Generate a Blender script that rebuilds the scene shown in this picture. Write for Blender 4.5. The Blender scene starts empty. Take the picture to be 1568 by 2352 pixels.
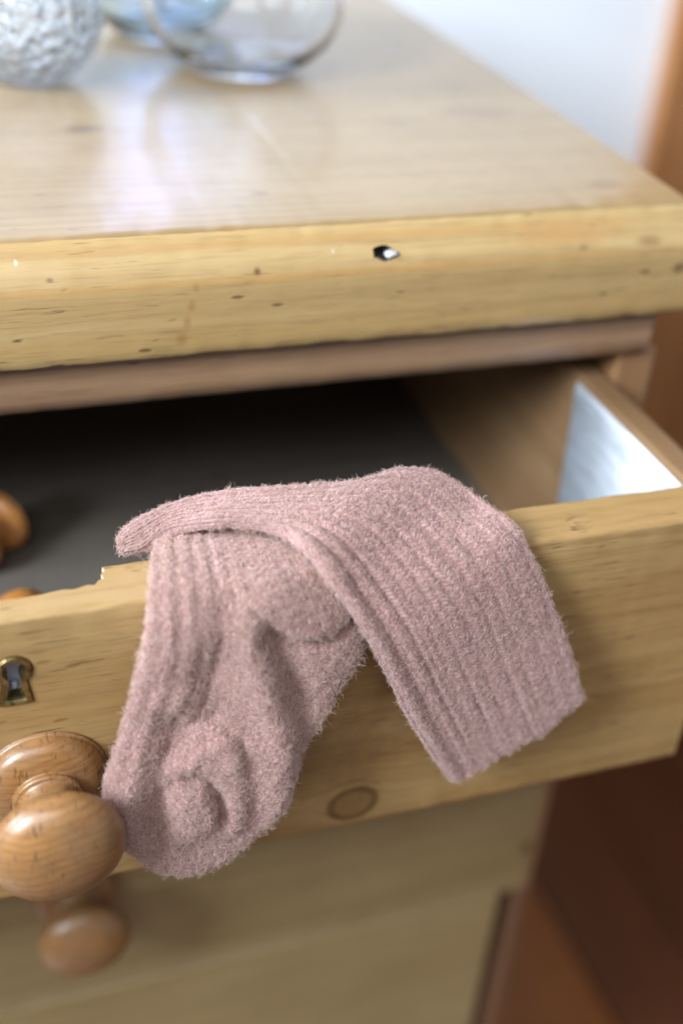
import bpy, bmesh, math, random
import numpy as np
from mathutils import Matrix, Vector
from mathutils.bvhtree import BVHTree
# ---------------------------------------------------------------- camera, light, exposure (lengths below are in cm, CM turns them into metres)
CM = 0.01
sc = bpy.context.scene
COL = sc.collection
sc.view_settings.view_transform = 'Standard'
sc.view_settings.look = 'None'
sc.view_settings.exposure = -0.12
sc.view_settings.gamma = 1.0
CAM = (-2.027, -32.352, 26.10); PITCH, YAW, ROLL = 0.5944, 0.3838, 0.0899
cf = Vector((math.sin(YAW)*math.cos(PITCH), math.cos(YAW)*math.cos(PITCH), -math.sin(PITCH)))
cr = Vector((math.cos(YAW), -math.sin(YAW), 0)); cu = cr.cross(cf)
r2 = math.cos(ROLL)*cr + math.sin(ROLL)*cu; u2 = -math.sin(ROLL)*cr + math.cos(ROLL)*cu
cam = bpy.data.cameras.new('camera'); co = bpy.data.objects.new('camera', cam); COL.objects.link(co)
mw = Matrix((r2, u2, -cf)).transposed().to_4x4(); mw.translation = Vector(CAM)*CM
co.matrix_world = mw
cam.sensor_fit = 'VERTICAL'; cam.sensor_height = 36; cam.lens = 2895.4/2352*36
cam.clip_start = .01; cam.clip_end = 50
cam.dof.use_dof = True; cam.dof.focus_distance = 44.6*CM; cam.dof.aperture_fstop = 3.0
sc.camera = co

W = bpy.data.worlds.new('World'); sc.world = W; W.use_nodes = True
W.node_tree.nodes['Background'].inputs[0].default_value = (.78, .86, 1, 1)
W.node_tree.nodes['Background'].inputs[1].default_value = .33

def area(name, loc, target, sx, sy, power, col):
    l = bpy.data.lights.new(name, 'AREA'); l.shape = 'RECTANGLE'; l.size = sx*CM; l.size_y = sy*CM
    l.energy = power; l.color = col
    o = bpy.data.objects.new(name, l); COL.objects.link(o)
    o.location = Vector(loc)*CM
    o.rotation_euler = (Vector(target)-Vector(loc)).to_track_quat('-Z', 'Y').to_euler()
    return o
# first lamp: the room's side window, left and a little in front of the chest
area('window_and_fill_light', (-128, -60, 98), (16, 4, -4), 55, 70, 80, (.76, .87, 1))
area('window_and_fill_light', (-150, 40, 62), (62, 84, -2), 50, 90, 76, (.78, .89, 1))  # added lamp, unseen, brightens the back wall and tabletop
area('room_fill_light', (-50, -150, 190), (25, 20, -5), 120, 120, 32, (.93, .96, 1))  # added soft fill from the front, no window there

# ---------------------------------------------------------------- helpers
def tag(o, label=None, cat=None, group=None, kind=None):
    for k, v in (('label', label), ('category', cat), ('group', group), ('kind', kind)):
        if v: o[k] = v
    return o
def empty(name, loc, label, cat, group=None):
    o = bpy.data.objects.new(name, None); COL.objects.link(o); o.location = Vector(loc)*CM
    return tag(o, label, cat, group)
def wloc(p):
    v = Vector((0, 0, 0))
    while p is not None: v = v + p.location; p = p.parent
    return v
def mesh_obj(name, V, F, mat, parent=None, smooth=True, uv=None):
    me = bpy.data.meshes.new(name)
    V = np.asarray(V, float)*CM
    if parent is not None: V = V - np.array(wloc(parent))
    me.from_pydata([tuple(v) for v in V], [], [tuple(f) for f in F])
    me.validate(); me.update()
    if smooth: me.shade_smooth()
    if mat: me.materials.append(mat)
    o = bpy.data.objects.new(name, me); COL.objects.link(o)
    if parent is not None: o.parent = parent
    return o
def fix_normals(o):
    bm = bmesh.new(); bm.from_mesh(o.data); bmesh.ops.recalc_face_normals(bm, faces=bm.faces); bm.to_mesh(o.data); bm.free()
def sharp(o, ang=35):
    o.data.set_sharp_from_angle(angle=math.radians(ang))
rng = np.random.default_rng(7)

def hash_noise(seed):
    g = np.random.default_rng(seed).random((64, 64))
    def f(x, y):
        x = np.asarray(x, float); y = np.asarray(y, float)
        xi = np.floor(x).astype(int); yi = np.floor(y).astype(int); fx = x-xi; fy = y-yi
        fx = fx*fx*(3-2*fx); fy = fy*fy*(3-2*fy)
        a = g[xi % 64, yi % 64]; b = g[(xi+1) % 64, yi % 64]; c = g[xi % 64, (yi+1) % 64]; d = g[(xi+1) % 64, (yi+1) % 64]
        return (a*(1-fx)+b*fx)*(1-fy)+(c*(1-fx)+d*fx)*fy*1.0 - .5
    return f
NZ = [hash_noise(i) for i in range(8)]

def fix_or(o): fix_normals(o); return o
SIDE_LIGHT_TOP, SIDE_LIGHT_BOT = 12.0, 11.2
def profile_board(name, prof, a0, a1, axis, mat, parent, n=120, wear=.02, ends=.15, dents=0, seed=1):
    """closed cross-section swept along an axis, with worn, slightly wavy arrises.
    axis x: prof is (y,z); axis z: prof is (x,y); axis y: prof is (x,z)"""
    prof = np.array(prof, float); m = len(prof)
    cen = prof.mean(0)
    t = np.linspace(0, 1, n); st = a0+(a1-a0)*t
    st = np.concatenate([[a0, a0+ends*.3], st[1:-1], [a1-ends*.3, a1]]); n = len(st)
    nrm = np.zeros_like(prof)
    for i in range(m):
        d = prof[(i+1) % m]-prof[i-1]; nrm[i] = (d[1], -d[0]); nrm[i] /= max(1e-6, np.linalg.norm(nrm[i]))
    area2 = sum(prof[i-1][0]*prof[i][1]-prof[i][0]*prof[i-1][1] for i in range(m))
    if area2 < 0: nrm = -nrm
    # curvature weight: wear shows at arrises
    cw = np.zeros(m)
    for i in range(m):
        p, q, r = prof[i-1], prof[i], prof[(i+1) % m]
        u = (q-p)/max(1e-6, np.linalg.norm(q-p)); v = (r-q)/max(1e-6, np.linalg.norm(r-q))
        cw[i] = min(1, 1.6*abs(u[0]*v[1]-u[1]*v[0]))
    dl = []
    r_ = np.random.default_rng(seed+100)
    for k in range(dents):
        dl.append((r_.uniform(a0, a1), r_.integers(0, m), r_.uniform(.05, .35), r_.uniform(.02, .09)))
    V = []
    for j, s in enumerate(st):
        inset = 0
        e = min(j, n-1-j)
        if e == 0: inset = ends*.3
        off = wear*(NZ[0](s*1.3+seed*3, np.arange(m)*.35)+.6*NZ[1](s*4.1, np.arange(m)*.9+seed))
        off = off*(.35+1.5*cw)
        for (ds, di, w, dp) in dl:
            g = np.exp(-((s-ds)/w)**2)
            if g > .01:
                k = np.minimum(np.abs(np.arange(m)-di), m-np.abs(np.arange(m)-di))
                off = off-dp*g*np.exp(-(k/1.0)**2)*(.3+cw)
        P = prof+nrm*(off-inset)[:, None]
        for p in P:
            V.append((s, p[0], p[1]) if axis == 'x' else (p[0], p[1], s) if axis == 'z' else (p[0], s, p[1]))
    F = []
    for j in range(n-1):
        for i in range(m):
            k = (i+1) % m
            F.append((j*m+i, j*m+k, (j+1)*m+k, (j+1)*m+i))
    F.append(tuple(range(m))); F.append(tuple(reversed(range((n-1)*m, n*m))))
    o = mesh_obj(name, V, F, mat, parent); fix_normals(o); sharp(o, 40)
    return o
def rrect(a0, a1, b0, b1, r=(.15, .15, .15, .15), seg=4, sub=6):
    """rounded rectangle, corners in order (a0,b0) (a1,b0) (a1,b1) (a0,b1)"""
    out = []
    cs = [(a0, b0, math.pi), (a1, b0, 1.5*math.pi), (a1, b1, 0), (a0, b1, .5*math.pi)]
    sg = [(1, 1), (-1, 1), (-1, -1), (1, -1)]
    for k, (a, b, th) in enumerate(cs):
        rr = r[k]; ca, cb = a+sg[k][0]*rr, b+sg[k][1]*rr
        for i in range(seg+1):
            t = th+i/seg*math.pi/2
            out.append((ca+rr*math.cos(t), cb+rr*math.sin(t)))
        na, nb, _ = cs[(k+1) % 4]; r2_ = r[(k+1) % 4]
        q = (na+sg[(k+1) % 4][0]*(r2_ if k in (1, 3) else r2_), nb+sg[(k+1) % 4][1]*r2_)
        # straight run to the next corner
        t2 = cs[(k+1) % 4][2]
        e = (q[0]+r2_*math.cos(t2), q[1]+r2_*math.sin(t2)); s0 = out[-1]
        for i in range(1, sub):
            f = i/sub; out.append((s0[0]+(e[0]-s0[0])*f, s0[1]+(e[1]-s0[1])*f))
    return out
def box_obj(name, x0, x1, y0, y1, z0, z1, mat, parent=None, bevel=.08):
    bm = bmesh.new(); bmesh.ops.create_cube(bm, size=1)
    for v in bm.verts: v.co = Vector(((x0+x1)/2+v.co.x*(x1-x0), (y0+y1)/2+v.co.y*(y1-y0), (z0+z1)/2+v.co.z*(z1-z0)))
    if bevel: bmesh.ops.bevel(bm, geom=bm.edges[:], offset=bevel, segments=2, affect='EDGES')
    V = [tuple(v.co) for v in bm.verts]; F = [[v.index for v in f.verts] for f in bm.faces]; bm.free()
    o = mesh_obj(name, V, F, mat, parent); sharp(o, 30); return o
def lathe(name, prof, loc, axis, mat, parent=None, seg=96, sx=1, sz=1):
    """prof: (radius, height); axis 'z' up or '-y' towards the camera"""
    V = []; m = len(prof)
    for (r, h) in prof:
        for i in range(seg):
            t = i/seg*2*math.pi; a, b = r*math.cos(t)*sx, r*math.sin(t)*sz
            V.append((loc[0]+a, loc[1]+b, loc[2]+h) if axis == 'z' else (loc[0]+a, loc[1]-h, loc[2]+b))
    F = [(j*seg+i, j*seg+(i+1) % seg, (j+1)*seg+(i+1) % seg, (j+1)*seg+i) for j in range(m-1) for i in range(seg)]
    if prof[0][0] > .01: F.append(tuple(range(seg)))
    if prof[-1][0] > .01: F.append(tuple(range((m-1)*seg, m*seg)))
    o = mesh_obj(name, V, F, mat, parent)
    bm = bmesh.new(); bm.from_mesh(o.data); bmesh.ops.remove_doubles(bm, verts=bm.verts, dist=1e-6); bmesh.ops.recalc_face_normals(bm, faces=bm.faces); bm.to_mesh(o.data); bm.free()
    return o
def spline(P, n):
    """Catmull-Rom through rows of P at n+1 even parameters"""
    P = np.asarray(P, float); k = len(P); out = []
    t = np.linspace(0, k-1, n)
    for s in t:
        i = min(int(s), k-2); f = s-i
        p0 = P[max(i-1, 0)]; p1 = P[i]; p2 = P[i+1]; p3 = P[min(i+2, k-1)]
        out.append(.5*((2*p1)+(-p0+p2)*f+(2*p0-5*p1+4*p2-p3)*f*f+(-p0+3*p1-3*p2+p3)*f**3))
    return np.array(out)

# ---------------------------------------------------------------- materials
class NT:
    def __init__(s, name):
        s.mat = bpy.data.materials.new(name); s.mat.use_nodes = True; s.t = s.mat.node_tree
        s.b = s.t.nodes['Principled BSDF']; s.out = s.t.nodes['Material Output']
    def n(s, ty, **kw):
        x = s.t.nodes.new(ty)
        for k, v in kw.items(): setattr(x, k, v)
        return x
    def link(s, a, b): s.t.links.new(a, b)
    def put(s, sock, v):
        if hasattr(v, 'links') or isinstance(v, bpy.types.NodeSocket): s.link(v, sock)
        else: sock.default_value = v
    def m(s, op, a, b=0.0, c=None, clamp=False):
        x = s.n('ShaderNodeMath', operation=op); x.use_clamp = clamp
        s.put(x.inputs[0], a); s.put(x.inputs[1], b)
        if c is not None: s.put(x.inputs[2], c)
        return x.outputs[0]
    def mix(s, f, a, b, mode='MIX'):
        x = s.n('ShaderNodeMix', data_type='RGBA', blend_type=mode)
        s.put(x.inputs[0], f); s.put(x.inputs[6], a if not isinstance(a, tuple) else (*a, 1)); s.put(x.inputs[7], b if not isinstance(b, tuple) else (*b, 1))
        return x.outputs[2]
    def ramp(s, f, lo, hi):
        x = s.n('ShaderNodeMapRange'); s.put(x.inputs[0], f); x.inputs[1].default_value = lo; x.inputs[2].default_value = hi
        return x.outputs[0]
    def xyz(s, scale=100.0):
        tc = s.n('ShaderNodeNewGeometry'); g = s.n('ShaderNodeVectorMath', operation='SCALE'); s.link(tc.outputs['Position'], g.inputs[0]); g.inputs[3].default_value = scale
        x = s.n('ShaderNodeSeparateXYZ'); s.link(g.outputs[0], x.inputs[0]); return x.outputs
    def oxyz(s, scale=100.0):
        tc = s.n('ShaderNodeTexCoord'); g = s.n('ShaderNodeVectorMath', operation='SCALE'); s.link(tc.outputs['Object'], g.inputs[0]); g.inputs[3].default_value = scale
        x = s.n('ShaderNodeSeparateXYZ'); s.link(g.outputs[0], x.inputs[0]); return x.outputs
    def comb(s, a, b, c):
        x = s.n('ShaderNodeCombineXYZ'); s.put(x.inputs[0], a); s.put(x.inputs[1], b); s.put(x.inputs[2], c); return x.outputs[0]
    def noise(s, v, scale=1.0, detail=4, rough=.55, dist=0):
        x = s.n('ShaderNodeTexNoise'); s.put(x.inputs['Vector'], v); x.inputs['Scale'].default_value = scale; x.inputs['Detail'].default_value = detail
        x.inputs['Roughness'].default_value = rough; x.inputs['Distortion'].default_value = dist; return x.outputs[0]
    def voro(s, v, scale=1.0, feature='F1', rnd=1.0):
        x = s.n('ShaderNodeTexVoronoi', feature=feature); s.put(x.inputs['Vector'], v); x.inputs['Scale'].default_value = scale; x.inputs['Randomness'].default_value = rnd; return x.outputs[0]

def pine(name, light, mid, dark, axis='x', rough=.42, coat=.25, coat_rough=.18, knots=(), stains=(), seed=0., pits=.5, cracks=.5, bump=.25, ringf=1.0, streak=1.0):
    """sawn old pine: streaky grain along axis, bands of growth rings bent around knots, pits and dark hairline checks.
    knots / stains: (along, across, radius) where across is z for front boards and y for the top"""
    N = NT(name)
    P = N.xyz()
    if axis == 'x': a, b, c = P[0], P[2], P[1]
    elif axis == 'xtop': a, b, c = P[0], P[1], P[2]
    elif axis == 'y': a, b, c = P[1], P[2], P[0]
    else: a, b, c = P[2], P[0], P[1]
    b0 = b; ring = None
    for (ka, kb, kr) in knots:
        da = N.m('SUBTRACT', a, ka); db = N.m('SUBTRACT', b0, kb)
        d2 = N.m('ADD', N.m('MULTIPLY', N.m('MULTIPLY', da, da), .72), N.m('MULTIPLY', db, db))
        d = N.m('SQRT', d2)
        w = N.m('DIVIDE', N.m('MULTIPLY', db, -kr*kr*1.2), N.m('ADD', d2, kr*kr*.8))
        b = N.m('ADD', b, w)
        k = N.ramp(d, kr, kr*.75)
        edge = N.m('MULTIPLY', N.ramp(d, kr*1.12, kr*.95), N.ramp(d, kr*.62, kr*.85))
        ring = (k, edge) if ring is None else (N.m('MAXIMUM', ring[0], k), N.m('MAXIMUM', ring[1], edge))
    wob = N.noise(N.comb(N.m('MULTIPLY', a, .03), N.m('MULTIPLY', b, .35), N.m('ADD', N.m('MULTIPLY', c, .2), seed)), 1, 3)
    bw = N.m('ADD', N.m('MULTIPLY', b, 1.0), N.m('MULTIPLY', wob, 2.6*ringf))
    bands = N.noise(N.comb(N.m('MULTIPLY', a, .012), N.m('MULTIPLY', bw, .8), seed), 1, 3, .5)
    fine = N.noise(N.comb(N.m('MULTIPLY', a, .35), N.m('MULTIPLY', b, 8), N.m('ADD', N.m('MULTIPLY', c, 5), seed)), 1, 5, .65)
    ringsn = N.m('SINE', N.m('MULTIPLY', bw, 7.5)); ringsn = N.m('MULTIPLY', N.m('ADD', ringsn, 1), .5)
    ringsn = N.m('POWER', ringsn, 2.5)
    blot = N.noise(N.comb(N.m('MULTIPLY', a, .12), N.m('MULTIPLY', b, .25), N.m('ADD', N.m('MULTIPLY', c, .2), seed+4)), 1, 4)
    col = N.mix(N.ramp(bands, .3, .7), light, mid)
    col = N.mix(N.m('MULTIPLY', N.ramp(blot, .35, .75), .75), col, mid)
    col = N.mix(N.m('MULTIPLY', N.m('MULTIPLY', ringsn, .22*streak), N.ramp(blot, .3, .65)), col, dark)
    col = N.mix(N.m('MULTIPLY', N.ramp(fine, .50, .82), .55*streak), col, dark)
    dk = tuple(x*.34 for x in dark)
    # hairline checks along the grain
    ck = N.noise(N.comb(N.m('MULTIPLY', a, .55), N.m('MULTIPLY', b, 12), N.m('ADD', N.m('MULTIPLY', c, 3), seed+9)), 1, 2, .5)
    gate = N.noise(N.comb(N.m('MULTIPLY', a, .3), N.m('MULTIPLY', b, .5), seed+2), 1, 2)
    chk = N.m('MULTIPLY', N.ramp(ck, .655, .70), N.ramp(gate, .47, .58))
    chk = N.m('MULTIPLY', chk, cracks)
    # small pits and dents
    pv = N.voro(N.comb(N.m('MULTIPLY', a, .38), N.m('MULTIPLY', b, 1.3), N.m('ADD', N.m('MULTIPLY', c, .9), seed)), 1.3)
    pg = N.noise(N.comb(N.m('MULTIPLY', a, .5), b, N.m('ADD', c, seed+6)), .9, 2)
    pit = N.m('MULTIPLY', N.m('MULTIPLY', N.ramp(pv, .17, .09), N.ramp(pg, .5, .58)), pits)
    mark = N.m('MAXIMUM', chk, pit)
    col = N.mix(mark, col, dk)
    if ring is not None:
        col = N.mix(N.m('MULTIPLY', ring[0], .5), col, dark)
        col = N.mix(N.m('MULTIPLY', ring[1], .62), col, tuple(x*.38 for x in dark))
    for (ka, kb, kr, asp, stc, amt) in stains:
        da = N.m('SUBTRACT', a, ka); db = N.m('SUBTRACT', b0, kb)
        d = N.m('SQRT', N.m('ADD', N.m('MULTIPLY', N.m('MULTIPLY', da, da), 1/asp**2), N.m('MULTIPLY', db, db)))
        d = N.m('ADD', d, N.m('MULTIPLY', N.m('SUBTRACT', N.noise(N.comb(a, b, c), 1.5, 3), .5), kr*.9))
        col = N.mix(N.m('MULTIPLY', N.ramp(d, kr, kr*.3), amt), col, stc)
    N.link(col, N.b.inputs['Base Color'])
    rn = N.m('ADD', N.m('MULTIPLY', N.noise(N.comb(a, b, c), 1.1, 4), .25), rough-.12)
    N.link(rn, N.b.inputs['Roughness'])
    N.b.inputs['Coat Weight'].default_value = coat; N.b.inputs['Coat Roughness'].default_value = coat_rough
    h = N.m('SUBTRACT', N.m('MULTIPLY', fine, .5), N.m('MULTIPLY', mark, 2.2))
    h = N.m('ADD', h, N.m('MULTIPLY', N.noise(N.comb(N.m('MULTIPLY', a, .3), b, c), .8, 3), 1.5))
    bp = N.n('ShaderNodeBump'); bp.inputs['Strength'].default_value = bump; bp.inputs['Distance'].default_value = .0006
    N.link(h, bp.inputs['Height']); N.link(bp.outputs[0], N.b.inputs['Normal'])
    return N.mat

PL, PM, PD = (.60, .42, .185), (.50, .315, .115), (.25, .125, .035)
m_front = pine('pine_drawer_front', (.42, .27, .11), (.335, .19, .065), (.15, .07, .02), 'x', .40, .3, .2, knots=[(12.66, -11.95, .92)],
               stains=[(9.5, -9.0, 2.6, 2.5, (.13, .07, .03), .55), (16.5, -6.2, 2.2, 3, (.19, .11, .045), .4)], seed=1.3, cracks=.7, pits=.3, bump=.35)
m_slab = pine('pine_tabletop', (.37, .25, .12), (.30, .19, .078), (.15, .08, .028), 'xtop', .38, .75, .16,
              knots=[], stains=[(6.6, 23.6, .7, 1.6, (.12, .06, .035), .75), (26.2, 24.4, 1.1, 2.5, (.19, .10, .05), .6), (21.5, 23.2, .6, 2.5, (.22, .13, .07), .5), (27.6, 14.0, .7, 1.6, (.2, .1, .03), .6), (12.3, 14.9, .35, 1.6, (.15, .08, .04), .6), (27, 29, .7, 2.2, (.2, .11, .05), .5)], seed=5.1, cracks=.45, pits=.4, bump=.12)
m_nose = pine('pine_tabletop_edge', (.50, .345, .155), (.42, .265, .10), (.20, .10, .03), 'x', .40, .35, .2, knots=[],
              stains=[(10.9, 6.7, .22, 1.0, (.10, .04, .02), .8), (8.5, 6.3, .28, .7, (.30,.14,.04), .6), (8.35, 5.6, .34, .6, (.32,.16,.05), .55), (8.15, 4.9, .36, .6, (.32,.16,.05), .5), (7.95, 4.2, .38, .8, (.30,.14,.04), .55), (14, 6.45, .20, 110, (.45,.235,.07), .55), (14, 7.55, .22, 110, (.45,.24,.075), .5), (24, 7.2, .5, 7, (.44,.22,.07), .55), (29.6, 5.6, .3, 1.6, (.10,.05,.02), .7), (28, 6.8, .25, 3, (.22,.12,.04), .6), (3.2, 6.85, .10, 2, (.10,.05,.02), .7), (2.1, 7.4, .12, .8, (.70,.62,.5), .8), (14.0, 7.15, .12, .8, (.70,.62,.5), .5)], seed=2.2, cracks=.5, pits=.65, bump=.4)
m_low = pine('pine_lower_drawer', (.38, .275, .13), (.28, .19, .08), (.15, .08, .03), 'x', .45, .2, .25, stains=[(29.6, -32.3, .8, 1.1, (.07, .035, .02), .8), (6, -47, 1.6, 4, (.25, .12, .03), .6)], seed=8.8, cracks=.3, pits=.3)
m_rail = pine('pine_rail', (.34, .20, .105), (.26, .15, .085), (.13, .06, .028), 'x', .45, .3, .25, seed=3.4)
m_stile = pine('pine_stile', (.34, .185, .09), (.27, .135, .055), (.12, .05, .02), 'z', .45, .2, .25, seed=6.4)
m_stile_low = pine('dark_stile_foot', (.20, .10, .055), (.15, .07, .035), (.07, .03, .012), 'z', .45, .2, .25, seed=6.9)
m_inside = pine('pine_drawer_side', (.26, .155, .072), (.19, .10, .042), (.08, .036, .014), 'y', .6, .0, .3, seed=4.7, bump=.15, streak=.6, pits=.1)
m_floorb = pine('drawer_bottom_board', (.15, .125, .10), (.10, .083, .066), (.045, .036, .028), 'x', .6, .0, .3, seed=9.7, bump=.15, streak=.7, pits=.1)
m_chip = pine('splintered_pine', (.62, .50, .33), (.45, .33, .19), (.16, .09, .04), 'x', .8, 0, .3, seed=3.1, cracks=1, bump=.8)
m_door = pine('orange_wardrobe_wood', (.46, .21, .075), (.36, .14, .04), (.18, .055, .012), 'z', .4, .25, .2, seed=7.1)

def knob_mat(name, a, b, c, seed):
    N = NT(name); P = N.oxyz()
    v = N.comb(P[0], P[1], N.m('MULTIPLY', P[2], 1.0))
    wob = N.noise(v, .35, 2)
    # rings run across a disc turned from a plank: curved bands
    rr = N.m('ADD', N.m('ADD', N.m('MULTIPLY', P[2], 1.0), N.m('MULTIPLY', N.m('MULTIPLY', P[0], P[0]), -.12)), N.m('MULTIPLY', P[1], .6))
    rr = N.m('ADD', rr, N.m('MULTIPLY', wob, 1.2))
    s = N.m('MULTIPLY', N.m('ADD', N.m('SINE', N.m('MULTIPLY', rr, 17)), 1), .5); s = N.m('POWER', s, 3)
    fl = N.noise(N.comb(N.m('MULTIPLY', P[0], 1.0), N.m('MULTIPLY', P[1], 1), N.m('MULTIPLY', P[2], 9)), 1.1, 4)
    ray = N.noise(N.comb(N.m('MULTIPLY', P[0], 9), N.m('MULTIPLY', P[1], 3), N.m('MULTIPLY', P[2], 1.3)), 1.0, 3)
    col = N.mix(N.ramp(fl, .35, .7), a, b)
    col = N.mix(N.m('MULTIPLY', s, .26), col, c)
    rayf = N.ramp(ray, .60, .68)
    col = N.mix(N.m('MULTIPLY', rayf, .7), col, tuple(x*.5 for x in c))
    sp = N.voro(v, 2.2); spk = N.m('MULTIPLY', N.ramp(sp, .07, .03), N.ramp(N.noise(v, .8, 1), .5, .56))
    col = N.mix(N.m('MULTIPLY', spk, .6), col, (.75, .7, .62))
    gr = N.noise(v, 1.3, 5, .6)
    col = N.mix(N.m('MULTIPLY', N.ramp(gr, .5, .8), .35), col, tuple(x*.6 for x in c))
    col = N.mix(N.m('MULTIPLY', N.ramp(N.noise(v, .55, 4), .35, .65), .40), col, (.20, .125, .075))
    N.link(col, N.b.inputs['Base Color'])
    N.link(N.m('ADD', N.m('MULTIPLY', gr, .25), .22), N.b.inputs['Roughness'])
    N.b.inputs['Coat Weight'].default_value = .3; N.b.inputs['Coat Roughness'].default_value = .36
    bp = N.n('ShaderNodeBump'); bp.inputs['Strength'].default_value = .25; bp.inputs['Distance'].default_value = .0004
    N.link(N.m('ADD', N.m('ADD', N.m('MULTIPLY', fl, .6), gr), N.m('MULTIPLY', rayf, -.5)), bp.inputs['Height']); N.link(bp.outputs[0], N.b.inputs['Normal'])
    return N.mat
m_knob = knob_mat('turned_oak_knob', (.34, .165, .052), (.27, .115, .032), (.11, .04, .012), 1)
m_knob2 = knob_mat('spare_knob_wood', (.68, .27, .05), (.55, .19, .03), (.25, .07, .015), 2)

def simple(name, col, rough=.5, metal=0, **kw):
    N = NT(name); N.b.inputs['Base Color'].default_value = (*col, 1); N.b.inputs['Roughness'].default_value = rough; N.b.inputs['Metallic'].default_value = metal
    for k, v in kw.items(): N.b.inputs[k].default_value = v
    return N
def brass():
    N = simple('aged_brass', (.4, .3, .13), .35, 1); P = N.oxyz()
    n1 = N.noise(N.comb(P[0], P[1], P[2]), 4, 4); n2 = N.noise(N.comb(N.m('MULTIPLY', P[0], 3), P[1], N.m('MULTIPLY', P[2], 40)), 1, 3)
    N.link(N.mix(N.ramp(n1, .4, .7), (.50, .40, .18), (.16, .12, .045)), N.b.inputs['Base Color'])
    bp = N.n('ShaderNodeBump'); bp.inputs['Strength'].default_value = .4; bp.inputs['Distance'].default_value = .0002
    N.link(N.m('ADD', n2, n1), bp.inputs['Height']); N.link(bp.outputs[0], N.b.inputs['Normal'])
    return N.mat
m_brass = brass()
m_steel = simple('lock_steel', (.27, .30, .40), .45, .4).mat
m_dark = simple('chip_pocket_dark', (.02, .015, .01), .8).mat

# ---------------------------------------------------------------- room behind
def wall_mat():
    N = simple('white_painted_wall', (.82, .83, .84), .7); P = N.xyz()
    v = N.comb(P[0], P[1], P[2])
    N.link(N.mix(N.ramp(N.noise(v, .05, 3), .3, .7), (.80, .815, .83), (.84, .845, .85)), N.b.inputs['Base Color'])
    bp = N.n('ShaderNodeBump'); bp.inputs['Strength'].default_value = .15; bp.inputs['Distance'].default_value = .002
    N.link(N.noise(v, 1.5, 4), bp.inputs['Height']); N.link(bp.outputs[0], N.b.inputs['Normal']); return N.mat
m_wall = wall_mat()
YB = 86
FLZ = -84
wall = box_obj('back_wall', 34, 190, YB, YB+10, FLZ-2, 140, m_wall, None, 0); tag(wall, kind='structure')

# ---------------------------------------------------------------- chest of drawers
chest = empty('chest_of_drawers', (0, 35, FLZ), 'old waxed pine chest of drawers with its top drawer pulled open under the pink sock', 'chest of drawers')
YF = 11.5
# top slab with a thumb-worn bevelled nose
prof = [(10.45, 3.4), (10.22, 3.45), (10.12, 3.6)]+[(10.1, 3.9+i*.42) for i in range(6)]+[(10.12, 6.35), (10.2, 6.6), (10.36, 6.83), (10.6, 7.12), (10.85, 7.42), (11.02, 7.62), (11.2, 7.8), (11.42, 7.9), (11.5, 7.86), (11.62, 7.93), (11.9, 7.98)]
prof += [(y, 7.98) for y in (14, 20, 30, 45, 60)]+[(66, 7.9), (66, 3.5), (65.9, 3.4), (45, 3.4), (25, 3.4)]
slab = profile_board('tabletop', prof, -32, 30.6, 'x', m_slab, chest, n=240, wear=.032, ends=.6, dents=60, seed=3)
slab.data.materials.append(m_nose)
for p in slab.data.polygons:
    c = p.center*100 + wloc(slab)*100
    if c.y < 11.45: p.material_index = 1

def boolean(o, cutters):
    for c in cutters:
        md = o.modifiers.new('cut', 'BOOLEAN'); md.operation = 'DIFFERENCE'; md.object = c; md.solver = 'EXACT'
    dg = bpy.context.evaluated_depsgraph_get(); me = bpy.data.meshes.new_from_object(o.evaluated_get(dg))
    o.modifiers.clear(); o.data = me
    for c in cutters: bpy.data.objects.remove(c)
# the missing chip on the nose: a real pocket with a pale splinter left in it
def rock(name, cx, cy, cz, rx, ry, rz, mat, parent=None, seed=0, sub=3):
    bm = bmesh.new(); bmesh.ops.create_icosphere(bm, subdivisions=sub, radius=1)
    r_ = NZ[seed % 8]
    V = []
    for v in bm.verts:
        k = 1+.5*float(r_(v.co.x*1.7+5+seed, v.co.y*1.7+v.co.z*2+9))
        V.append((cx+v.co.x*rx*k, cy+v.co.y*ry*k, cz+v.co.z*rz*k))
    F = [[v.index for v in f.verts] for f in bm.faces]; bm.free()
    return mesh_obj(name, V, F, mat, parent)
cut = rock('cutter', 16.1, 10.35, 7.0, .60, .7, .27, m_dark, None, 1)
boolean(slab, [cut])
rock('splinter', 16.42, 10.55, 6.93, .27, .26, .15, simple('bare_white_splinter', (.40, .39, .37), .8).mat, chest, 2)
slab.data.materials.append(m_dark)  # pocket faces coloured near black
for p in slab.data.polygons:
    c = p.center*100+wloc(slab)*100
    if abs(c.x-16.1) < .75 and abs(c.z-7.0) < .36 and c.y > 10.1+max(0, (c.z-6.5)*.75)+.14: p.material_index = 2
slab.data.shade_smooth(); sharp(slab, 40)

# cock bead / moulding under the slab with a rounded right end
bead = [(10.98, 1.22), (11.3, 1.0), (13.5, 1.0), (13.5, 3.38), (11.15, 3.38), (10.95, 3.2), (10.82, 2.9), (10.86, 2.6), (10.8, 2.2), (10.82, 1.7)]
profile_board('top_moulding', bead, -31, 29.75, 'x', m_rail, chest, n=140, wear=.03, ends=.9, seed=11)
profile_board('stile', rrect(29.6, 30.55, 11.35, 13.5, (.12, .3, .12, .12)), FLZ+6, -36.3, 'z', m_stile_low, chest, n=60, wear=.02, seed=17)
profile_board('stile', rrect(28.42, 30.55, 11.35, 13.5, (.12, .3, .12, .12)), -36.28, .98, 'z', m_stile, chest, n=80, wear=.02, seed=12)
profile_board('stile', rrect(-32, -29.3, 11.35, 13.5, (.12, .3, .12, .12)), FLZ+6, .98, 'z', m_stile, chest, n=30, wear=.02, seed=13)
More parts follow.
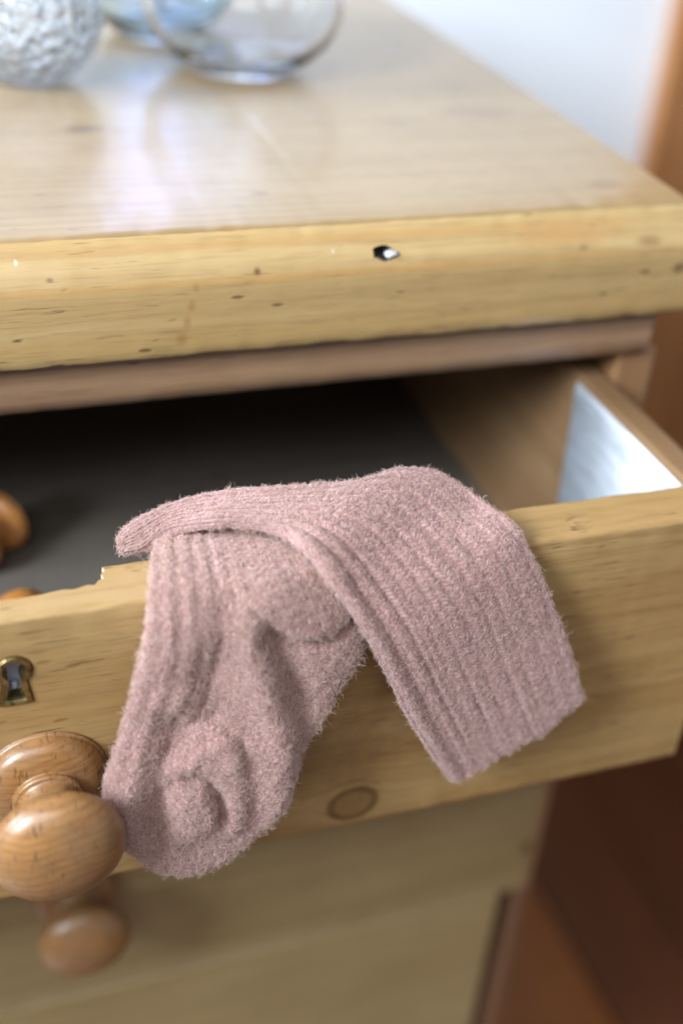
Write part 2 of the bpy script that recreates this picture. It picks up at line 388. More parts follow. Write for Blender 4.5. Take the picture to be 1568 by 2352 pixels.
for zr in (-15.4, -36.2, -58.0):
    profile_board('rail', rrect(11.45, 14, zr, zr+1.3), -29.28, 28.4, 'x', m_low, chest, n=60, wear=.02, seed=14)
box_obj('side_panel', 28.6, 30.4, 13.52, 64, FLZ+6, 3.38, m_stile, chest, .1)
box_obj('side_panel', -31.9, -30.3, 13.52, 64, FLZ+6, 3.38, m_stile, chest, .1)
box_obj('back_panel', -30.28, 28.58, 62, 63.5, FLZ+6, 3.38, m_stile, chest, .05)
box_obj('dust_board', -30.28, 28.58, 14.02, 61.9, -15.2, -14.3, m_floorb, chest, .05)
box_obj('plinth', -32.3, 30.9, 11, 65, FLZ, FLZ+5.98, m_stile, chest, .2)

# knobs ------------------------------------------------
KP = [(0, -.01), (2.1, 0), (2.16, .12), (2.16, .28), (2.1, .48), (1.95, .66), (1.7, .80), (1.4, .88), (1.22, .91), (1.19, .99), (1.22, 1.06), (1.17, 1.14), (1.07, 1.18), (1.0, 1.32), (.95, 1.6), (.98, 1.85), (1.12, 2.06),
      (1.4, 2.22), (1.75, 2.42), (2.03, 2.62), (2.2, 2.84), (2.27, 3.08), (2.25, 3.32), (2.14, 3.56), (1.94, 3.78), (1.65, 3.97), (1.3, 4.12), (.9, 4.23), (.5, 4.29), (.2, 4.31), (0, 4.315)]
def smooth_prof(P, n=110): return [tuple(p) for p in spline(P, n)]
# top drawer, pulled out ----------------------------------------
drawer = profile_board('drawer', rrect(0, 2.24, -13.5, 0, (.55, .12, .14, .2), seg=5, sub=9), -31.0, 28.15, 'x', m_front, chest, n=260, wear=.045, ends=.6, dents=30, seed=21)
# lock mortise, torn out at its right end
def prism(name, poly, z0, z1):
    V = [(x, y, z0) for x, y in poly]+[(x, y, z1) for x, y in poly]; n = len(poly)
    F = [tuple(range(n))[::-1], tuple(range(n, 2*n))]+[(i, (i+1) % n, n+(i+1) % n, n+i) for i in range(n)]
    o = mesh_obj(name, V, F, None, None, False); fix_normals(o); return o
mort = prism('cutter', MORT := [(-4.2, 2.8), (-4.2, 1.02), (-1, 1.0), (0.2, 1.07), (1.2, 1.1), (1.9, 1.2), (2.25, 1.12), (2.7, 1.26), (2.95, 1.2), (3.12, 1.42), (3.3, 1.5), (3.26, 1.75), (3.42, 1.95), (3.36, 2.15), (3.5, 2.3), (3.45, 2.8)], -7.2, 1)
KS_ = 1.12
def key_outline(r, w1, w2, h, n=28, grow=0.0):
    """keyhole: circle of radius r over a flared leg; centre of the circle at 0,0"""
    r += grow; w1 += grow; w2 += grow
    pts = []
    r *= KS_; w1 *= KS_; w2 *= KS_; h *= KS_
    a0 = math.asin(min(.99, w1/r))
    for i in range(n+1):
        t = -math.pi/2+a0+(2*math.pi-2*a0)*i/n
        pts.append((r*math.cos(t), r*math.sin(t)))
    pts += [(-w1*1.02, -h*.48), (-w2, -h-grow)]
    pts += [(w2*f, -h-grow-.03*math.cos(f*1.5)) for f in (-.5, 0, .5)]
    pts += [(w2, -h-grow), (w1*1.02, -h*.48)]
    return pts
KX, KZ = .02, -2.12
inner = key_outline(.34, .17, .30, 1.12); outer = key_outline(.34, .17, .30, 1.12, grow=.20)
def yprism(name, poly, y0, y1, mat=None, parent=None):
    V = [(KX+x, y0, KZ+z) for x, z in poly]+[(KX+x, y1, KZ+z) for x, z in poly]; n = len(poly)
    F = [tuple(range(n)), tuple(range(n, 2*n))[::-1]]+[(i, (i+1) % n, n+(i+1) % n, n+i) for i in range(n)]
    o = mesh_obj(name, V, F, mat, parent, False); fix_normals(o); return o
kc = yprism('cutter', key_outline(.34, .17, .30, 1.12, grow=.235), -.5, 1.5)
boolean(drawer, [mort, kc])
drawer.data.materials.append(m_chip)
for p in drawer.data.polygons:
    c = p.center*100+wloc(drawer)*100; 
    if 2.9 < c.x < 3.7 and 1.2 < c.y < 2.3 and c.z < -.02 and abs(p.normal.z) < .5: p.material_index = 1
drawer.data.shade_smooth(); sharp(drawer, 40)
# brass escutcheon let into the front
n = len(inner)
ring = [(1.0, .0), (1.0, -.015)]
V = []
lv = [(outer, .55, 1.0), (outer, -.02, 1.0), (outer, -.07, .96), (inner, -.07, 1.07), (inner, -.02, 1.0), (inner, .55, 1.0)]
for poly, y, s in lv: V += [(KX+x*s, y, KZ+(z+.35)*s-.35) for x, z in poly]
F = [(j*n+i, j*n+(i+1) % n, (j+1)*n+(i+1) % n, (j+1)*n+i) for j in range(5) for i in range(n)]
esc = mesh_obj('keyhole_escutcheon', V, F, m_brass, drawer); fix_normals(esc); sharp(esc, 50)
yprism('lock_plate', key_outline(.34, .17, .30, 1.12, grow=.19), .56, .9, m_steel, drawer)
box_obj('lock', -2.6, 2.6, 1.12, 1.9, -5.6, -1.35, m_steel, drawer, .05)
rock('lock_pin', KX+.02, .5, KZ-1.0, .17, .16, .16, m_steel, drawer, 3)
knob = lathe('knob', smooth_prof(KP), (.72, -.02, -7.3), '-y', m_knob, drawer)
# drawer box
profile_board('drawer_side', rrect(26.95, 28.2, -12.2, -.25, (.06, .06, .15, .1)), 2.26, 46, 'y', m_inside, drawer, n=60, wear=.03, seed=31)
def side_light_mat():
    N = simple('painted_window_light', (.84, .86, .88), .75); P = N.xyz()  # thin pale sheet; window light on the side wood put into its colour
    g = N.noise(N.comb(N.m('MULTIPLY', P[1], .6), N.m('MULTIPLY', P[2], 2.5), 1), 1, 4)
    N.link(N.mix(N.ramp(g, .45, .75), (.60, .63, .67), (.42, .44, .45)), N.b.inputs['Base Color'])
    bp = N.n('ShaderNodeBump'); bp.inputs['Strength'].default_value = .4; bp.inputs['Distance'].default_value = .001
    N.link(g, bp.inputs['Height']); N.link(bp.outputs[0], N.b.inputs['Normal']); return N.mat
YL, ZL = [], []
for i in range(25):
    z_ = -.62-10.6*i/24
    ZL.append(z_); YL.append(SIDE_LIGHT_TOP+(SIDE_LIGHT_BOT-SIDE_LIGHT_TOP)*i/24+.12*float(NZ[4](i*.9, 3)))
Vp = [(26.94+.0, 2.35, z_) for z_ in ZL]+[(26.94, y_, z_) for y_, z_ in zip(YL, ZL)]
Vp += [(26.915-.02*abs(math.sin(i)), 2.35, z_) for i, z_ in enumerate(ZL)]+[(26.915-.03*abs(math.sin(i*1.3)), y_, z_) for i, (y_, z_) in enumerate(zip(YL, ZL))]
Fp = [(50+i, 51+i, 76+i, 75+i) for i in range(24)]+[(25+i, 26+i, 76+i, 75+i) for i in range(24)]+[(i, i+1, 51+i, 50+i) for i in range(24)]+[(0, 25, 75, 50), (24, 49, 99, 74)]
tag(fix_or(mesh_obj('painted_side_light', Vp, Fp, side_light_mat(), drawer)), label='window light painted as a pale sheet on the front part of the drawer side')
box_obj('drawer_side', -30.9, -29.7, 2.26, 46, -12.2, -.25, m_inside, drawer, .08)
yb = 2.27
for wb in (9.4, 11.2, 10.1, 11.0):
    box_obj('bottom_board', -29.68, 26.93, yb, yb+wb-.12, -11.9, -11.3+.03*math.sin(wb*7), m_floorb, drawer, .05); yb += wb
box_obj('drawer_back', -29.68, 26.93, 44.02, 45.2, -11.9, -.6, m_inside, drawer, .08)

# lower drawers
d2 = profile_board('drawer', rrect(YF-.25, YF+2, -36.1, -15.6, (.35, .12, .14, .2), seg=4, sub=9), -29.2, 29.9, 'x', m_low, chest, n=120, wear=.03, ends=.35, dents=10, seed=22)
lathe('knob', smooth_prof(KP), (2.75, YF-.27, -27.3), '-y', m_knob, d2)
profile_board('drawer', rrect(YF-.1, YF+2, -57.8, -36.25, (.2, .12, .14, .45), seg=4, sub=9), -29.2, 28.5, 'x', m_low, chest, n=120, wear=.03, ends=.35, dents=10, seed=23)
profile_board('drawer', rrect(YF-.1, YF+2, -77.5, -59, (.2, .12, .14, .2), seg=4, sub=9), -29.2, 28.5, 'x', m_low, chest, n=60, wear=.03, ends=.35, seed=24)

# ---------------------------------------------------------------- the sock
def tube(Ls, Rs, Ts, n_s, n_t, bulge=.4):
    L = spline(Ls, n_s); R = spline(Rs, n_s); T = spline(np.array(Ts)[:, None], n_s)[:, 0]
    M = (L+R)/2; tan = np.gradient(M, axis=0); tan /= np.linalg.norm(tan, axis=1)[:, None]
    h = (R-L)/2; w = np.linalg.norm(h, axis=1)
    nr = np.cross(tan, h); nr /= np.linalg.norm(nr, axis=1)[:, None]
    for _ in range(12): nr[1:-1] = (nr[:-2]+nr[1:-1]*2+nr[2:])/4
    nr /= np.linalg.norm(nr, axis=1)[:, None]
    # denser samples across the flats: parameter u in [0,1) round the section
    th = np.linspace(0, 2*math.pi, n_t, endpoint=False)
    ca = np.cos(th); sa = np.sin(th)
    a = np.sign(ca)*(1-(1-np.abs(ca))**1.0)
    a = ca*(1.0)
    prof = np.sign(sa)*np.abs(sa)**.55
    P = M[:, None]+h[:, None]*a[None, :, None]+nr[:, None]*(T/2)[:, None, None]*prof[None, :, None]
    return P, a, sa, nr, w, np.concatenate([[0], np.cumsum(np.linalg.norm(np.diff(M, axis=0), axis=1))])
def grid_normals(P):
    ds = np.gradient(P, axis=0); dt = (np.roll(P, -1, 1)-np.roll(P, 1, 1))
    n_ = np.cross(ds, dt); l = np.linalg.norm(n_, axis=2); l[l < 1e-9] = 1
    return n_/l[:, :, None]
def seg_dist(X, Z, pts):
    d = np.full(X.shape, 1e9)
    for (x0, z0), (x1, z1) in zip(pts[:-1], pts[1:]):
        vx, vz = x1-x0, z1-z0; t = np.clip(((X-x0)*vx+(Z-z0)*vz)/(vx*vx+vz*vz), 0, 1)
        d = np.minimum(d, np.hypot(X-x0-t*vx, Z-z0-t*vz))
    return d
def sst(x, a, b):
    t = np.clip((x-a)/(b-a), 0, 1); return t*t*(3-2*t)
SV, SF, SUV, off = [], [], [], 0
# leg part: from the folded heel inside the drawer over the rim to the cuff
A_L = [(4.15, 3.15, -.35), (4.5, 2.95, -.25), (5.05, 2.7, .0), (5.75, 2.5, .75), (6.95, 1.85, 1.3), (8.05, 1.4, 1.45), (9.1, .65, 1.5), (9.75, -.45, 1.35), (10.45, -1.3, .45), (11.8, -2.1, -1.9), (13.55, -2.1, -5.5), (15.8, -1.65, -9.6), (16.15, -1.6, -10.0)]
A_R = [(4.15, 3.45, .05), (4.45, 3.6, .3), (5.1, 3.65, .7), (6.7, 3.5, 1.25), (8.2, 3.2, 1.6), (9.6, 2.8, 1.8), (12.5, 2.5, 1.9), (14.5, 3.0, 1.9), (16.3, 2.5, 1.5), (18.1, -.1, .3), (19.8, -1.1, -3.2), (21.0, -1.6, -6.2), (21.3, -1.6, -6.8)]
A_T = [.3, .8, .85, .65, .55, .55, .6, .65, .65, .65, .65, .55, .34]
# foot part: from under the leg over the rim down to the toe
B_L = [(6.0, 3.1, -.9), (5.5, 2.9, .2), (5.15, 1.9, .42), (4.85, .8, .55), (4.5, -.4, .3), (4.25, -.95, -.7), (3.8, -1.15, -2.6), (3.35, -1.35, -4.0), (2.88, -1.75, -5.2), (2.62, -1.9, -6.7), (2.78, -1.9, -8.3), (3.3, -1.9, -9.45), (4.2, -1.9, -10.4), (4.8, -1.9, -10.7)]
B_R = [(10.0, 3.1, -.9), (10.4, 2.9, .2), (10.6, 1.9, .45), (10.8, .8, .55), (11.0, -.45, .2), (11.5, -.9, -1.0), (11.75, -1.05, -2.6), (10.85, -1.2, -4.4), (9.95, -1.6, -5.9), (8.9, -1.7, -8.0), (8.0, -1.8, -9.4), (7.0, -1.85, -10.4), (5.9, -1.9, -10.9), (5.4, -1.9, -10.95)]
B_T = [.6, .7, .75, .8, 1.0, 1.25, 1.35, 1.4, 1.6, 1.8, 1.8, 1.6, 1.1, .5]
def dispA(P, a, sa, arc):
    s = arc[:, None]/arc[-1]; A_ = a[None, :]
    front = sst(sa, -.1, .25)[None, :]
    wob = .05*NZ[2](s*6, A_*2+5)
    ph = (A_*.5+.5+wob)*2*math.pi*8.5
    rib = .45-1.6*((1+np.cos(ph))/2)**2.6
    amp = .047*(1-.35*sst(A_, -.1, .5))*(.65+.35*(1-sst(s, .86, .95)))
    d = rib*amp*(.8+.8*NZ[3](s*14, A_*4+3))
    # two deep grooves beside the near edge
    for c0, dp in ((-.80, .10), (-.60, .13), (-.42, .06)):
        cc = c0+.03*NZ[4](s*8, c0*9)
        d = d-dp*np.exp(-((A_-cc)/.045)**2)*sst(s, .22, .4)*(1-sst(s, .75, .95)*.6)
    d = d+.10*np.exp(-((A_+.93)/.06)**2)*sst(s, .3, .5)
    # small tuck at the far side over the rim, soft waves
    d = d+.22*np.exp(-((s-.58)/.035)**2)*sst(A_, .3, 1)-.20*np.exp(-((s-.515)/.03)**2)*sst(A_, .2, 1)
    d = d+.16*NZ[5](s*5+2, A_*2.2+7)
    return d*front+.1*NZ[6](s*9, A_*3)*(1-front)
def dispB(P, a, sa, arc):
    X, Z = P[:, :, 0], P[:, :, 2]; A_ = a[None, :]; s = arc[:, None]/arc[-1]
    front = sst(sa, -.1, .3)[None, :]*np.ones_like(X)
    low = sst(-P[:, :, 1], .1, .9)
    G = lambda d, w: np.exp(-(d/w)**2)
    d = np.zeros_like(X)
    zc = np.interp(X, [6.8, 7.6, 8.3, 9.3, 10.4, 11.4, 12.5], [.8, .1, -.6, -1.35, -1.5, -.9, 0])
    above = sst(Z, zc-.10, zc+.28)
    d += .40*above*G(X-9.1, 1.6)*(1-sst(Z-zc, .6, 3.0))*low
    d -= .22*G(Z-(zc-.28), .3)*sst(X, 7.9, 9.0)*low
    d += .50*G(seg_dist(X, Z, [(7.35, -.4), (7.8, -2.3), (8.5, -5.3), (8.5, -9.0)]), .72)*low
    d -= .46*G(seg_dist(X, Z, [(8.15, -1.0), (8.9, -2.3), (9.6, -4.6), (9.5, -6.4)]), .55)*(1-.4*sst(-Z, 3.5, 7))*low
    d -= .34*G(seg_dist(X, Z, [(6.95, -.3), (6.5, -2.0), (6.0, -3.9), (5.2, -5.0)]), .72)*low
    d -= .42*G(seg_dist(X, Z, [(3.9, -8.9), (4.05, -6.6), (4.9, -4.2)]), .6)*low
    d += .22*G(seg_dist(X, Z, [(3.1, -6.4), (3.3, -8.6), (4.4, -10.2), (6.2, -10.6), (7.6, -9.6)]), .55)*low
    # toe: seam ball, its crease, the arched fold over it
    bx, bz = (X-5.45)/1.0, (Z+7.55)/1.3
    q = np.hypot(bx, bz)
    d += .27*(1-sst(q, .3, 1.25))*low
    d -= .42*G(seg_dist(X, Z, [(5.35, -6.15), (5.9, -6.2), (6.35, -7.1), (6.5, -8.3)]), .24)*low
    d -= .28*G(seg_dist(X, Z, [(4.45, -8.0), (4.4, -6.9), (4.8, -6.1), (5.4, -6.1)]), .25)*low
    d += .24*G(seg_dist(X, Z, [(4.9, -5.6), (5.7, -5.0), (6.5, -4.9), (6.9, -5.8), (7.0, -7.2), (6.9, -8.6)]), .42)*low
    d -= .15*G(seg_dist(X, Z, [(5.3, -4.3), (6.4, -4.05), (7.15, -4.9), (7.35, -6.2)]), .22)*low
    # ribbing, strong near the left edge
    ph = (A_*.5+.5+.02*NZ[2](s*7, A_*3))*2*math.pi*11
    amp = .026*(1-sst(A_, -.45, -.1))*(1-sst(s, .72, .85))+.012
    d += np.sign(np.cos(ph))*np.abs(np.cos(ph))**.8*amp*(.8+.8*NZ[3](s*12, A_*4))
    d += .20*NZ[5](X*.5+9, Z*.5+30)+.08*NZ[6](X*1.3+9, Z*1.3+30)
    return d*front+.12*NZ[6](s*9, A_*3)*(1-front)
for which, (Ls, Rs, Ts, fn, ns) in enumerate(((A_L, A_R, A_T, dispA, 420), (B_L, B_R, B_T, dispB, 420))):
    nt = 300
    P, a, sa, nr, w, arc = tube(Ls, Rs, Ts, ns, nt)
    Nn = grid_normals(P)
    sgn = np.sign((Nn*(P-P.mean(1)[:, None])).sum())
    Nn = Nn*sgn
    P = P+Nn*fn(P, a, sa, arc)[:, :, None]
    if which == 0:      # the cuff edge is a little uneven
        wv = sst(np.linspace(0, 1, ns), .90, 1.0)[:, None]*(.32*NZ[1](a*3.1+4, a*0+2)+.14*NZ[2](a*11+4, a*0+2))[None, :]
        P = P+wv[:, :, None]*np.array([.53, -.1, -.84])
    V = P.reshape(-1, 3)
    idx = np.arange(ns*nt).reshape(ns, nt)
    f = np.stack([idx[:-1], np.roll(idx, -1, 1)[:-1], np.roll(idx, -1, 1)[1:], idx[1:]], -1).reshape(-1, 4)+off
    c0 = P[0].mean(0); c1 = P[-1].mean(0)
    if which == 0:      # hem: pull the end in so the knitted edge closes softly
        pass
    V = np.concatenate([V, [c0, c1]])
    e0 = off+ns*nt
    caps = [(off+(i+1) % nt, off+i, e0) for i in range(nt)]+[(off+(ns-1)*nt+i, off+(ns-1)*nt+(i+1) % nt, e0+1) for i in range(nt)]
    SF += [tuple(x) for x in f]+caps
    uu = np.broadcast_to((np.arccos(np.clip(a, -1, 1))/math.pi)*np.mean(w)*2*np.where(sa >= 0, 1, -1)[None, :], (ns, nt)); vv = np.broadcast_to(arc[:, None], (ns, nt))
    SUV.append(np.concatenate([np.stack([uu, vv], -1).reshape(-1, 2), [[0, 0], [0, arc[-1]]]]))
    SV.append(V); off += len(V)
SV = np.concatenate(SV); SUV = np.concatenate(SUV)

def sock_mat():
    N = NT('pink_wool_knit')
    at = N.n('ShaderNodeAttribute', attribute_name='knit'); x = N.n('ShaderNodeSeparateXYZ'); N.link(at.outputs['Vector'], x.inputs[0])
    u, v = x.outputs[0], x.outputs[1]
    P = N.oxyz(); p = N.comb(P[0], P[1], P[2])
    vv = N.m('ADD', v, N.m('MULTIPLY', N.m('PINGPONG', u, .075), 1.3))
    loops = N.voro(N.comb(N.m('MULTIPLY', u, 8.5), N.m('MULTIPLY', vv, 6.5), 0), 1, rnd=.45)
    fz = N.noise(p, 22, 3, .7)
    big = N.noise(p, .9, 4)
    col = N.mix(N.ramp(loops, .15, .65), (.47, .28, .24), (.17, .075, .06))
    col = N.mix(N.m('MULTIPLY', N.ramp(fz, .4, .75), .5), col, (.68, .44, .42))
    col = N.mix(N.m('MULTIPLY', N.ramp(big, .4, .7), .22), col, (.40, .21, .19))
    N.link(col, N.b.inputs['Base Color']); N.b.inputs['Roughness'].default_value = .95
    N.b.inputs['Specular IOR Level'].default_value = .15
    N.b.inputs['Sheen Weight'].default_value = .5; N.b.inputs['Sheen Roughness'].default_value = .5; N.b.inputs['Sheen Tint'].default_value = (.9, .7, .75, 1)
    bp = N.n('ShaderNodeBump'); bp.inputs['Strength'].default_value = .8; bp.inputs['Distance'].default_value = .0008
    N.link(N.m('ADD', N.m('MULTIPLY', loops, -1), N.m('MULTIPLY', fz, .5)), bp.inputs['Height']); N.link(bp.outputs[0], N.b.inputs['Normal'])
    return N.mat
m_sock = sock_mat()
sock = mesh_obj('sock', SV, SF, m_sock)
fix_normals(sock)
at = sock.data.attributes.new('knit', 'FLOAT_VECTOR', 'POINT')
at.data.foreach_set('vector', np.concatenate([SUV, np.zeros((len(SUV), 1))], 1).astype(np.float32).ravel())
tag(sock, 'fluffy dusty pink wool sock draped over the rim of the open drawer', 'sock')

# fuzz: one curled fibre after another rooted in the knit
def fuzz(nh):
    me = sock.data; nv = len(me.vertices)
    me.calc_loop_triangles()
    tri = np.empty(len(me.loop_triangles)*3, np.int32); me.loop_triangles.foreach_get('vertices', tri); tri = tri.reshape(-1, 3)
    co_ = np.empty(nv*3, np.float32); me.vertices.foreach_get('co', co_); co_ = co_.reshape(-1, 3)*100
    p0, p1, p2 = co_[tri[:, 0]], co_[tri[:, 1]], co_[tri[:, 2]]
    cr_ = np.cross(p1-p0, p2-p0); ar = np.linalg.norm(cr_, axis=1); fn = cr_/np.maximum(ar, 1e-9)[:, None]
    # the side that lies against the wood needs few fibres
    vis = np.where((fn[:, 1] > .55) | (fn[:, 2] < -.75), .15, 1.0)
    pr = ar*vis; pr /= pr.sum()
    r_ = np.random.default_rng(5)
    t = r_.choice(len(tri), nh, p=pr)
    b = r_.random((nh, 2)); fl = b.sum(1) > 1; b[fl] = 1-b[fl]
    endA = (tri[t, 0] < 420*300) & (tri[t, 0] > 398*300)
    root = p0[t]+(p1-p0)[t]*b[:, :1]+(p2-p0)[t]*b[:, 1:]; nn = fn[t]
    cell = np.floor(root/.16).astype(int); hs = (cell[:, 0]*73856093 ^ cell[:, 1]*19349663 ^ cell[:, 2]*83492791) & 4095
    tb_ = r_.normal(size=(4096, 3)); flow = tb_[hs]; fc = r_.uniform(-2.2, 2.2, 4096)[hs]
    isA = tri[t, 0] < 420*300+2
    lng = np.where(isA, .09+.10*r_.random(nh)+.22*(r_.random(nh) < .08)*r_.random(nh), .13+.15*r_.random(nh)+.30*(r_.random(nh) < .10)*r_.random(nh))
    pv_ = NZ[7](root[:, 0]*1.6+20, root[:, 2]*1.6+root[:, 1]*1.1+40)+.6*NZ[6](root[:, 0]*4+20, root[:, 2]*4+40)
    lng = lng*(1+.55*pv_)
    lng = lng+endA*.07*r_.random(nh)
    rd = r_.normal(size=(nh, 3))*.55+flow; tang = rd-nn*(rd*nn).sum(1)[:, None]; tang /= np.linalg.norm(tang, axis=1)[:, None]
    bit = np.cross(nn, tang)
    lift = r_.uniform(.15, .95, nh)[:, None]
    curl = fc+r_.uniform(-1.2, 1.2, nh)
    K = 6
    pts = np.zeros((nh, K, 3)); pts[:, 0] = root-nn*.02
    ang = r_.uniform(0, .6, nh)
    d0 = nn*lift+tang*(1-lift*.5)
    for k in range(1, K):
        th = ang+curl*k/K
        d = nn*(lift*(1.0-.75*k/K))+tang*np.cos(th)[:, None]*.8+bit*np.sin(th)[:, None]*.8
        d += r_.normal(size=(nh, 3))*.22; d[:, 2] -= .12*k/K
        d /= np.linalg.norm(d, axis=1)[:, None]
        pts[:, k] = pts[:, k-1]+d*(lng/(K-1))[:, None]
    hc = bpy.data.hair_curves.new('fuzz')
    hc.add_curves([K]*nh)
    hc.attributes['position'].data.foreach_set('vector', (pts.reshape(-1, 3)*CM).astype(np.float32).ravel())
    ra = hc.attributes.get('radius') or hc.attributes.new('radius', 'FLOAT', 'POINT')
    rad = np.tile(np.array([1, 1, .95, .85, .65, .35]), (nh, 1))*(r_.uniform(.0026, .0044, nh)+.0045*(r_.random(nh) < .035))[:, None]
    ra.data.foreach_set('value', (rad.ravel()*CM).astype(np.float32))
    o = bpy.data.objects.new('fuzz', hc); COL.objects.link(o); o.parent = sock; o['kind'] = 'stuff'
    N = NT('pink_wool_fibre')
    hi = N.n('ShaderNodeHairInfo')
    rt_ = N.ramp(hi.outputs['Random'], .55, 1.0)
    hc_ = N.mix(N.ramp(hi.outputs['Intercept'], 0, .6), (.36, .20, .145), N.mix(rt_, (.585, .385, .315), (.84, .69, .62)))  # roots darkened for depth, shade put into the fibre colour
    N.link(hc_, N.b.inputs['Base Color'])
    N.b.inputs['Roughness'].default_value = .7; N.b.inputs['Specular IOR Level'].default_value = .3
    tr = N.n('ShaderNodeBsdfTranslucent'); N.link(hc_, tr.inputs[0])
    mx = N.n('ShaderNodeMixShader'); mx.inputs[0].default_value = .25
    N.link(N.b.outputs[0], mx.inputs[1]); N.link(tr.outputs[0], mx.inputs[2]); N.link(mx.outputs[0], N.out.inputs[0])
    hc.materials.append(N.mat)
fuzz(230000)

# ---------------------------------------------------------------- loose knobs lying in the drawer
KS = [(r*.72, h*.72) for r, h in KP]
k1 = lathe('wooden_knob', smooth_prof(KS, 70), (0, 0, 0), '-y', m_knob2); k1.location = Vector((1.3, 19.9, -9.72))*CM; k1.rotation_euler = (0, 0, -.75); tag(k1, 'orange turned knob lying at the back of the open drawer, farthest from its front', 'knob', 'loose knobs in the drawer')
k2 = lathe('wooden_knob', smooth_prof(KS, 70), (0, 0, 0), '-y', m_knob2); k2.location = Vector((1.0, 12.0, -9.72))*CM; k2.rotation_euler = (0, 0, .4); tag(k2, 'orange turned knob just peeking above the worn front edge of the open drawer', 'knob', 'loose knobs in the drawer')

# ---------------------------------------------------------------- glass on the top
def glass_mat(name, tint=(1, 1, 1), rough=0.0, bump=0, ior=1.45):
    N = simple(name, tint, rough, 0, **{'Transmission Weight': 1.0, 'IOR': ior})
    if bump:
        P = N.oxyz(); p = N.comb(P[0], P[1], P[2])
        bp = N.n('ShaderNodeBump'); bp.inputs['Strength'].default_value = bump; bp.inputs['Distance'].default_value = .004
        N.link(N.m('ADD', N.voro(p, 2.2), N.m('MULTIPLY', N.noise(p, 3, 3), .8)), bp.inputs['Height']); N.link(bp.outputs[0], N.b.inputs['Normal'])
    return N.mat
TZ = 8.0
gp = [(0, 0), (1.6, 0), (2.4, .08), (2.75, .35), (3.3, .9), (4.0, 1.8), (4.45, 3.0), (4.55, 4.1), (4.3, 5.3), (3.7, 6.4), (2.9, 7.2), (2.5, 7.9), (2.6, 8.6), (2.9, 9.1)]
gi = [(2.75, 9.05), (2.42, 8.6), (2.32, 7.9), (2.7, 7.1), (3.5, 6.3), (4.08, 5.2), (4.32, 4.1), (4.22, 3.0), (3.78, 1.95), (3.1, 1.2), (2.2, .75), (1.0, .65), (0, .62)]
vase = lathe('glass_vase', [(r*1.14, h*.92) for r, h in smooth_prof(gp, 50)+smooth_prof(gi, 50)], (16.4, 32.8, TZ), 'z', glass_mat('clear_glass', (.97, .985, 1), ior=1.28))
tag(vase, 'clear round glass bowl vase standing on the pine chest top, right of the crackled glass', 'vase')
tp = [(0, 0), (1.1, 0), (1.9, .2), (2.7, .75), (3.4, 1.7), (3.72, 2.8), (3.5, 4.0), (2.8, 5.1), (1.8, 5.9), (1.5, 6.6), (1.6, 7.4)]
ti = [(1.4, 7.4), (1.3, 6.6), (1.55, 5.8), (2.5, 4.9), (3.15, 3.9), (3.35, 2.8), (3.05, 1.8), (2.4, 1.05), (1.5, .65), (0, .55)]
tb = lathe('textured_glass_jar', smooth_prof(tp, 60)+smooth_prof(ti, 40), (5.3, 31.4, TZ), 'z', glass_mat('crackled_glass', (.95, .98, 1), .02, .6))
tag(tb, 'crackled textured glass jar at the left end of the chest top, beside the clear vase', 'jar')
sp = [(0, 0), (2.2, 0), (2.6, .2), (3.4, 1.0), (4.4, 2.6), (4.9, 4.4), (4.9, 4.9), (4.7, 5.0), (4.6, 4.5), (4.1, 2.7), (3.1, 1.2), (2.0, .6), (0, .5)]
sb = lathe('glass_bowl', smooth_prof(sp, 70), (13.6, 40.0, TZ), 'z', glass_mat('blue_tinted_glass', (.80, .93, 1), .03))
tag(sb, 'thick rimmed bluish glass bowl standing behind the gap between the jar and the clear vase', 'bowl')

# ---------------------------------------------------------------- door in the back wall at the right, and the floor
wd = empty('door', (120, YB-1, FLZ), 'orange brown wooden door in its frame beside the white wall, far out of focus', 'door')
box_obj('door_frame', 77.2, 88, YB-2.5, YB-.05, FLZ, 130, m_door, wd, .3)
box_obj('door_frame', 172, 181, YB-2.5, YB-.05, FLZ, 130, m_door, wd, .3)
box_obj('door_frame', 88.02, 171.98, YB-2.5, YB-.05, 121, 130, m_door, wd, .3)
box_obj('door_stile', 88.3, 100, YB-1.8, YB-.1, FLZ+1, 120.5, m_door, wd, .3)
box_obj('door_stile', 160, 171.7, YB-1.8, YB-.1, FLZ+1, 120.5, m_door, wd, .3)
for z0, z1 in ((FLZ+1, FLZ+20), (10, 24), (106, 120.5)): box_obj('door_rail', 100.02, 159.98, YB-1.8, YB-.1, z0, z1, m_door, wd, .2)
box_obj('door_panel', 100.05, 159.95, YB-.9, YB-.1, FLZ+20.05, 9.95, m_door, wd, .1)
box_obj('door_panel', 100.05, 159.95, YB-.9, YB-.1, 24.05, 105.95, m_door, wd, .1)
def floor_mat():
    N = NT('dark_floorboard'); P = N.oxyz()
    oi = N.n('ShaderNodeObjectInfo')
    g = N.noise(N.comb(N.m('MULTIPLY', P[0], 2), N.m('MULTIPLY', P[1], .08), N.m('MULTIPLY', oi.outputs['Random'], 50)), 1, 4)
    base = N.mix(oi.outputs['Random'], (.075, .018, .005), (.13, .040, .009))
    N.link(N.mix(N.ramp(g, .35, .75), base, (.05, .012, .006)), N.b.inputs['Base Color']); N.b.inputs['Roughness'].default_value = .35; N.b.inputs['Coat Weight'].default_value = .3
    return N.mat
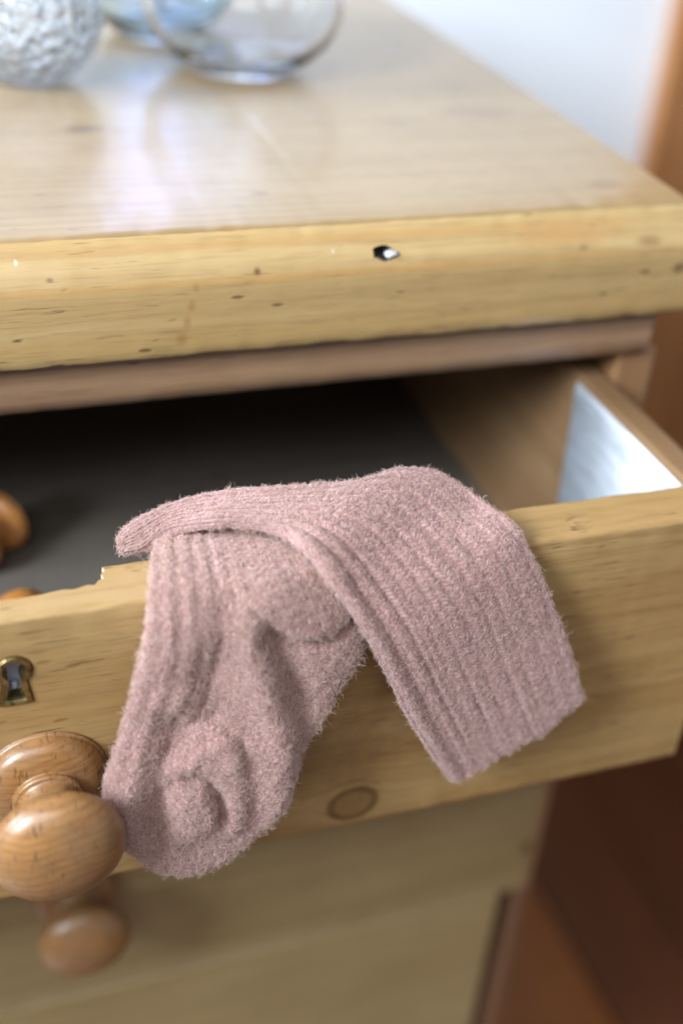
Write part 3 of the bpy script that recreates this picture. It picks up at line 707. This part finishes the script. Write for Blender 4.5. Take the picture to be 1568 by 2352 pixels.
m_flr = floor_mat()
fl = box_obj('floor', -150, 190, -150, YB+8, FLZ-8, FLZ-2.02, simple('subfloor', (.03, .02, .015), .9).mat, None, 0); tag(fl, kind='structure')
proto = None
x = -148.0
while x < 188:
    if proto is None:
        proto = box_obj('floor_plank', -5.9, 5.9, -148, YB-.1, -2, -.02, m_flr, None, .15); me = proto.data; bpy.data.objects.remove(proto); proto = True
        me2 = me.copy(); me2.materials.clear(); me2.materials.append(pine('orange_floorboard', (.30, .10, .018), (.22, .07, .012), (.07, .02, .006), 'y', .35, .3, .2))
    o = bpy.data.objects.new('floor_plank', me2 if 44 < x+6 < 56 else me); COL.objects.link(o); o.parent = fl; o.location = Vector((x+6, 0, FLZ))*CM
    x += 12.0

# ---------------------------------------------------------------- curtained window behind, whose image lies on the polished top
wn = empty('window', (26, YB, 20), 'tall bright curtained window in the back wall, seen as pale streaks on the polished chest top', 'window')
def glow(name, col, st):
    N = simple(name, col, .6); N.b.inputs['Emission Color'].default_value = (*col, 1); N.b.inputs['Emission Strength'].default_value = st; return N.mat
m_wf = simple('white_window_frame', (.78, .78, .78), .5).mat
box_obj('pane', 19.3, 25.2, YB+1, YB+1.6, 22, 95, glow('daylit_pane', (.52, .60, 1), 3.9), wn, 0)
box_obj('curtain', 25.6, 33.0, YB+1, YB+1.6, 22, 95, glow('daylit_sheer_curtain', (.72, .80, 1), .9), wn, 0)
box_obj('frame', 17.5, 19.28, YB, YB+3, 20, 97, m_wf, wn, .2)
box_obj('frame', 33.02, 33.98, YB, YB+3, 20, 97, m_wf, wn, .2)
box_obj('sill', 19.3, 33, YB-1.5, YB+3, 20, 21.98, m_wf, wn, .2)
w2 = box_obj('back_wall_below_window', 17.5, 33.98, YB+.02, YB+10, FLZ-2, 19.98, m_wall, None, 0); tag(w2, kind='structure')
w3 = box_obj('back_wall_panelling', -150, 17.48, YB, YB+10, FLZ-2, 140, simple('grey_wall', (.70, .73, .78), .6).mat, None, 0); tag(w3, kind='structure')
